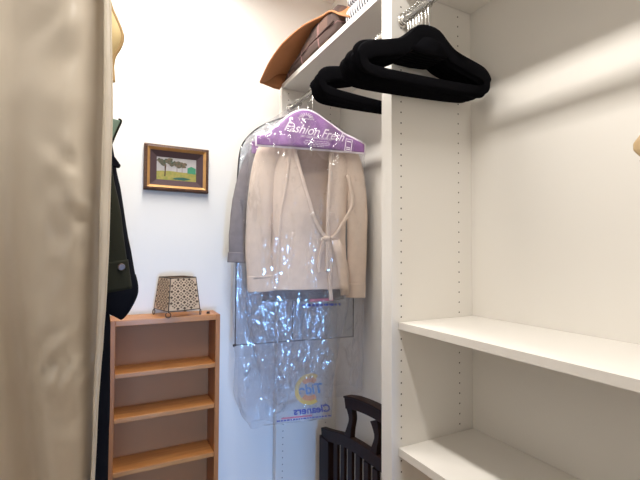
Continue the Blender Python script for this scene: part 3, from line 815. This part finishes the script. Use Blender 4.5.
# cream satin garment bag (near)
sg = thing('hanging_garment_bag', 'tall cream satin garment bag filling the left edge of the view', 'garment bag', (-.27, .60, 0))
edge = [(1.0, .259), (1.188, .264), (1.233, .265), (1.278, .267), (1.336, .270), (1.394, .2725), (1.464, .274), (1.63, .275), (1.75, .2715), (1.9, .262)]
bm = bmesh.new(); rings = []
NZ = 150
def satin_lean(z): return .50 * max(0, 1.58 - max(z, 1.12)) ** 1.6 + .10 * max(0, z - 1.62)
def satin_pt(v, z):
    v.y += satin_lean(z)
    dx = v.x
    g = lambda c, w: math.exp(-((dx - c) / w) ** 2)
    lo = max(0, min(1, (1.72 - z) * 2.2))
    # whole front leans: faces up near the top, down towards the bottom
    v.y += -.014 * g(.232, .030) - .012 * g(.205 + .02 * (1.5 - z), .02) * lo
    v.y += .030 * g(.172 + .05 * (1.45 - z) * lo, .017) * (.25 + .75 * lo) + .016 * g(.255, .010)
    # diagonal drag wrinkles
    t_ = z * 26 + dx * 20
    a1 = math.exp(-((z - 1.515) / .075) ** 2) * g(.243, .032)
    a2 = math.exp(-((z - 1.29) / .085) ** 2) * g(.225, .045)
    a3 = math.exp(-((z - 1.70) / .08) ** 2) * g(.215, .05)
    n1 = noise.noise(Vector((dx * 14 - z * 6, 2, t_))); n2 = noise.noise(Vector((dx * 10 + z * 10, 7, z * 30 - dx * 34)))
    v.y -= a1 * (.022 * abs(n1) + .014 * n2) + a2 * (.024 * (abs(n2) - .2) + .014 * n1) + a3 * .010 * n2
    v.y += .008 * noise.noise(Vector((dx * 9, 3.1, z * 3.4)))
    return v
for i in range(NZ + 1):
    z = 1.98 - (1.98 - .45) * i / NZ
    a = lerp_tab(edge, z)[0]; a *= 1 if z < 1.86 else max(.12, 1 - ((z - 1.86) / .125) ** 2.2)
    r = superring(0, 0, z, a, .05 * min(1, .4 + (2.0 - z) * 3), 200, 4.5)
    for v in r:
        if v.y < 0: satin_pt(v, z)
        else: v.y += satin_lean(z) + .02
    rings.append(r)
loft(bm, rings); obj('body', bm, M['satin'], sg, smooth=True)
SW = [(1.0, .35), (1.2, .35), (1.3, .55), (1.5, .82), (1.6, .80), (1.75, .62)]
def epath(dx, dy, z0=.46, z1=1.90, n=60, k=0.0):
    pts = []
    for i in range(n + 1):
        z = z0 + (z1 - z0) * i / n; a = lerp_tab(edge, z)[0]
        w_ = lerp_tab(SW, z)[0] if dx > .006 else 1
        v = satin_pt(Vector((a - dx * w_ - k * noise.noise(Vector((z * 5, 0, 1))), 0, z)), z)
        pts.append((v.x, -.05 + v.y + dy + (.012 if dx < .006 else 0), z))
    return pts
bm = bmesh.new(); tube(bm, epath(.0125, -.0005), .0014, 8, up=(0, 1, 0)); obj('front_seam', bm, M['satin_lt'], sg, smooth=True)
bm = bmesh.new()
pa, pb = epath(.0115, -.0012), epath(.0035, .006)
loft(bm, [[Vector(a), Vector(a) * .6 + Vector(b) * .4 + Vector((0, -.002, 0)), Vector(b), Vector(b) + Vector((.003, .02, 0))] for a, b in zip(pa, pb)], cap=False, closed=False)
obj('side_strip', bm, M['satin_lt'], sg, smooth=True, solid=.0012)
bm = bmesh.new(); tube(bm, epath(.002, .012), .0020, 8, up=(0, 1, 0)); obj('edge_piping', bm, M['satin_lt'], sg, smooth=True)
left_hook(sg, 1.97)

# pale yellow scalloped piece
yw = thing('hanging_garment', 'pale yellow garment with wavy tan trim peeking out behind the satin bag', 'garment', (-.27, .86, 0))
def X8(px, py, Y=.86):
    u = (px - 320) / F; v = (240 - py) / F
    d = rt * u + up * v + fwd; t_ = Y / d.y; return d.x * t_ + .27, H + d.z * t_
wave = [(112, -22), (109, -8), (111, 6), (116, 18), (121, 30), (122.5, 38), (120, 47), (114.5, 56), (112.5, 66), (113, 74), (113.5, 82)]
W8 = [X8(*p) for p in wave]
P = smooth_path([(x, 0, z) for x, z in W8], 5)
bm = bmesh.new(); rings = []
for p in P:
    rings.append([Vector((p.x * k, -.012 * sin(pi * k ** 2) + (1 - k) * .0, p.z)) for k in (0, .2, .4, .6, .8, .9, 1)])
loft(bm, rings, cap=False, closed=False); obj('cloth_panel', bm, M['yellow'], yw, smooth=True, solid=.006)
bm = bmesh.new(); tube(bm, [p + Vector((-.001, 0, 0)) for p in P], .0042, 8, up=(0, 1, 0)); obj('wavy_trim', bm, M['tan_trim'], yw, smooth=True)
bm = bmesh.new(); loft(bm, [superring(-.02, 0, z, a, .012, 32) for z, a in ((2.02, .03), (1.97, .15), (1.90, .22), (1.8, .255), (1.6, .245), (1.1, .24))]); obj('body', bm, M['yellow'], yw, smooth=True)
left_hook(yw, 2.0)

def garment(name, label, cat, y, m_, tab, sl, rads, cuffz=None, fl=.5, extra=None):
    t = thing(name, label, cat, (-.27, y, 0))
    obj('body', body_mesh(tab, n=60, nz=60, amp=.006, seed=y * 7), m_, t, smooth=True, solid=.003)
    obj('sleeve', sleeve_mesh(sl, rads, fl, seed=y * 3, amp=.005), m_, t, smooth=True)
    obj('sleeve', sleeve_mesh([(-a, b, c) for a, b, c in sl], rads, fl, seed=y * 4, amp=.005), m_, t, smooth=True)
    left_hook(t, 1.97); return t
def XY(px, py, Y): 
    u = (px - 320) / F; v = (240 - py) / F
    d = rt * u + up * v + fwd; t_ = Y / d.y; return Vector((d.x * t_ + .27, 0, H + d.z * t_))
def off(p, dx): return (p.x + dx, 0, p.z)
Y1 = 1.15
e = [XY(108, 120, Y1), XY(114, 180, Y1), XY(121.5, 220, Y1), XY(126.5, 260, Y1), XY(131.5, 291, Y1)]
ol = garment('hanging_jacket', 'dark olive jacket with buttoned cuff hanging behind the cream satin bag', 'jacket', Y1, M['olive'],
    [(1.98, .06, .03, 0), (1.92, .14, .045, 0), (1.84, .19, .055, 0), (1.5, .20, .055, 0), (1.25, .215, .055, 0), (1.15, .215, .055, 0)],
    [off(e[0], -.055), off(e[1], -.045), off(e[2], -.043), off(e[3], -.043), off(e[4], -.045)], [.050, .045, .043, .043, .045], fl=.45)
c0, c1 = XY(127.5, 262, Y1), XY(131.5, 290, Y1)
CF = obj('cuff', sleeve_mesh([(c0.x - .045, 0, c0.z), (c1.x - .045, 0, c1.z)], [.047, .047], .5, amp=.0005), M['olive'], ol, smooth=True)
bm = bmesh.new(); b_ = XY(121.5, 267, Y1 - .022); tube(bm, [(b_.x, -.028, b_.z), (b_.x, -.021, b_.z)], [.0085, .0085], 16); obj('cuff_button', bm, M['button'], CF, bevel=.0015)
bm = bmesh.new()
k0, k1, k2, k3, k4 = XY(109, 119, Y1), XY(114.5, 121, Y1), XY(120.5, 122.5, Y1), XY(116, 132, Y1), XY(110, 146, Y1)
prism(bm, [(k0.x - .06, k0.z), (k0.x, k0.z), (k1.x, k1.z), (k2.x, k2.z), (k3.x, k3.z), (k4.x, k4.z), (k4.x - .06, k4.z)], -.02, -.008)
GC = obj('green_collar', bm, M['mint'], ol, bevel=.003)
bm = bmesh.new(); P = smooth_path([k1 * .4 + k2 * .6 + Vector((0, -.014, .002)), k2 + Vector((0, -.014, -.001)), k3 + Vector((.001, -.014, 0)), k4 + Vector((.001, -.014, 0))], 5)
tube(bm, P, .0035, 8); obj('collar_edge', bm, M['olive'], GC, smooth=True)

Y2 = 1.34
e = [XY(111, 140, Y2), XY(117, 172, Y2), XY(122, 200, Y2), XY(129, 240, Y2), XY(136.5, 285, Y2), XY(134, 302, Y2)]
w2 = [.05, .052, .052, .052, .055, .052]
bk2 = garment('hanging_coat', 'long black coat hanging left of the bookcase behind the olive jacket', 'coat', Y2, M['navy'],
    [(1.98, .06, .03, 0), (1.92, .15, .05, 0), (1.84, .20, .06, 0), (1.5, .235, .06, 0), (1.25, .285, .06, 0), (1.0, .288, .06, 0), (.97, .288, .06, 0), (.95, .287, .06, 0), (.35, .286, .06, 0)],
    [off(p, -w) for p, w in zip(e, w2)], w2, fl=.5)
c0, c1, c2 = XY(136, 277, Y2), XY(138.5, 290, Y2), XY(134.5, 301, Y2)
obj('cuff', sleeve_mesh([(c0.x - .055, 0, c0.z), (c1.x - .058, 0, c1.z), (c2.x - .062, 0, c2.z - .015), (c2.x - .07, 0, c2.z - .03)], [.054, .057, .052, .04], .55, amp=.004), M['navy'], bk2, smooth=True)
s0 = XY(117, 160, Y2)
bm = bmesh.new(); prism(bm, [(s0.x - .02, s0.z + .02), (s0.x - .004, s0.z), (s0.x + .010, s0.z - .020), (s0.x + .006, s0.z - .028), (s0.x - .02, s0.z - .024)], -.03, -.018); obj('shoulder_tab', bm, M['navy'], bk2, bevel=.003)

# ------------------------------------------------------------------ bag at the right edge of the view
hb = thing('hanging_shoulder_bag', 'tan bag with dark lower edge, its corner poking in at right edge', 'bag', (.80, .24, 0))
def corner(z, a, b): return superring(0, 0, z, a, b, 24, 2.0)
bm = bmesh.new()
loft(bm, [[Vector((x, y, z)) for x, y in ((-.03, -.12), (.03, -.12), (.04, 0), (.01, t1), (-.01, t1), (-.04, 0))] for z, t1 in ((1.76, .02), (1.69, .095), (1.638, .1385), (1.626, .1385), (1.610, .125))])
obj('bag_body', bm, M['handbag'], hb, bevel=.004)
bm = bmesh.new()
loft(bm, [[Vector((x, y, z)) for x, y in ((-.03, -.12), (.03, -.12), (.04, 0), (.01, t1), (-.01, t1), (-.04, 0))] for z, t1 in ((1.610, .130), (1.592, .125), (1.54, .05), (1.53, -.02))])
obj('bag_base', bm, M['handbag_dk'], hb, bevel=.004)
bm = bmesh.new()
tube(bm, smooth_path([(0, -.10, 1.74), (-.018, -.03, 2.0), (-.0175, -.01, 2.13), (-.012, -.005, 2.166), (0 - .016, 0, 2.170), (.002, .0, 2.155), (.004, 0, 2.10), (.0, .0, 1.73)], 6), .004, 8); obj('strap', bm, M['handbag_dk'], hb, smooth=True)

# ------------------------------------------------------------------ lights
for yc, lab in ((.36, 'white ceiling light fixture over the near half of the closet'), (1.36, 'white ceiling light fixture near the far wall')):
    lf = thing('ceiling_light', lab, 'light', (.244, yc, ZC), 0, 'ceiling lights')
    obj('housing', B(-.07, .07, -.44, .44, -.045, 0), M['lampbody'], lf, bevel=.006)
    obj('diffuser', B(-.055, .055, -.42, .42, -.056, -.0455), emit_mat('lamp_diffuser', (1, .93, .84), 3.0), lf, bevel=.004)
def area(name, loc, rot, sx, sy, power, color):
    l = bpy.data.lights.new(name, 'AREA'); l.shape = 'RECTANGLE'; l.size = sx; l.size_y = sy; l.energy = power; l.color = color
    o = bpy.data.objects.new(name, l); COL.objects.link(o); o.location = loc; o.rotation_euler = rot; return o
area('near_ceiling_lamp', (.244, .36, ZC - .06), (0, 0, 0), .10, .82, 15, (1.0, .95, .88))
area('far_ceiling_lamp', (.244, 1.36, ZC - .06), (0, 0, 0), .10, .82, 20, (1.0, .95, .88))
area('added_blue_beam', (-.42, YB - 4.0, 1.0), (R(90), 0, 0), 1.28, 1.6, 1350, (.20, .48, 1.0))  # added blue lamp behind the slot, tints the low far wall

w = bpy.data.worlds.new('world'); SC.world = w; w.use_nodes = True
w.node_tree.nodes['Background'].inputs['Color'].default_value = (.62, .76, 1.0, 1)
w.node_tree.nodes['Background'].inputs['Strength'].default_value = 0.6

SC.view_settings.view_transform = 'Standard'; SC.view_settings.look = 'None'
SC.view_settings.exposure = 0.0; SC.view_settings.gamma = 1.0
SC.cycles.transparent_max_bounces = 24; SC.cycles.max_bounces = 10; SC.cycles.diffuse_bounces = 6
SC.cycles.use_denoising = True
SC.cycles.caustics_reflective = False; SC.cycles.caustics_refractive = False
bpy.context.view_layer.update()
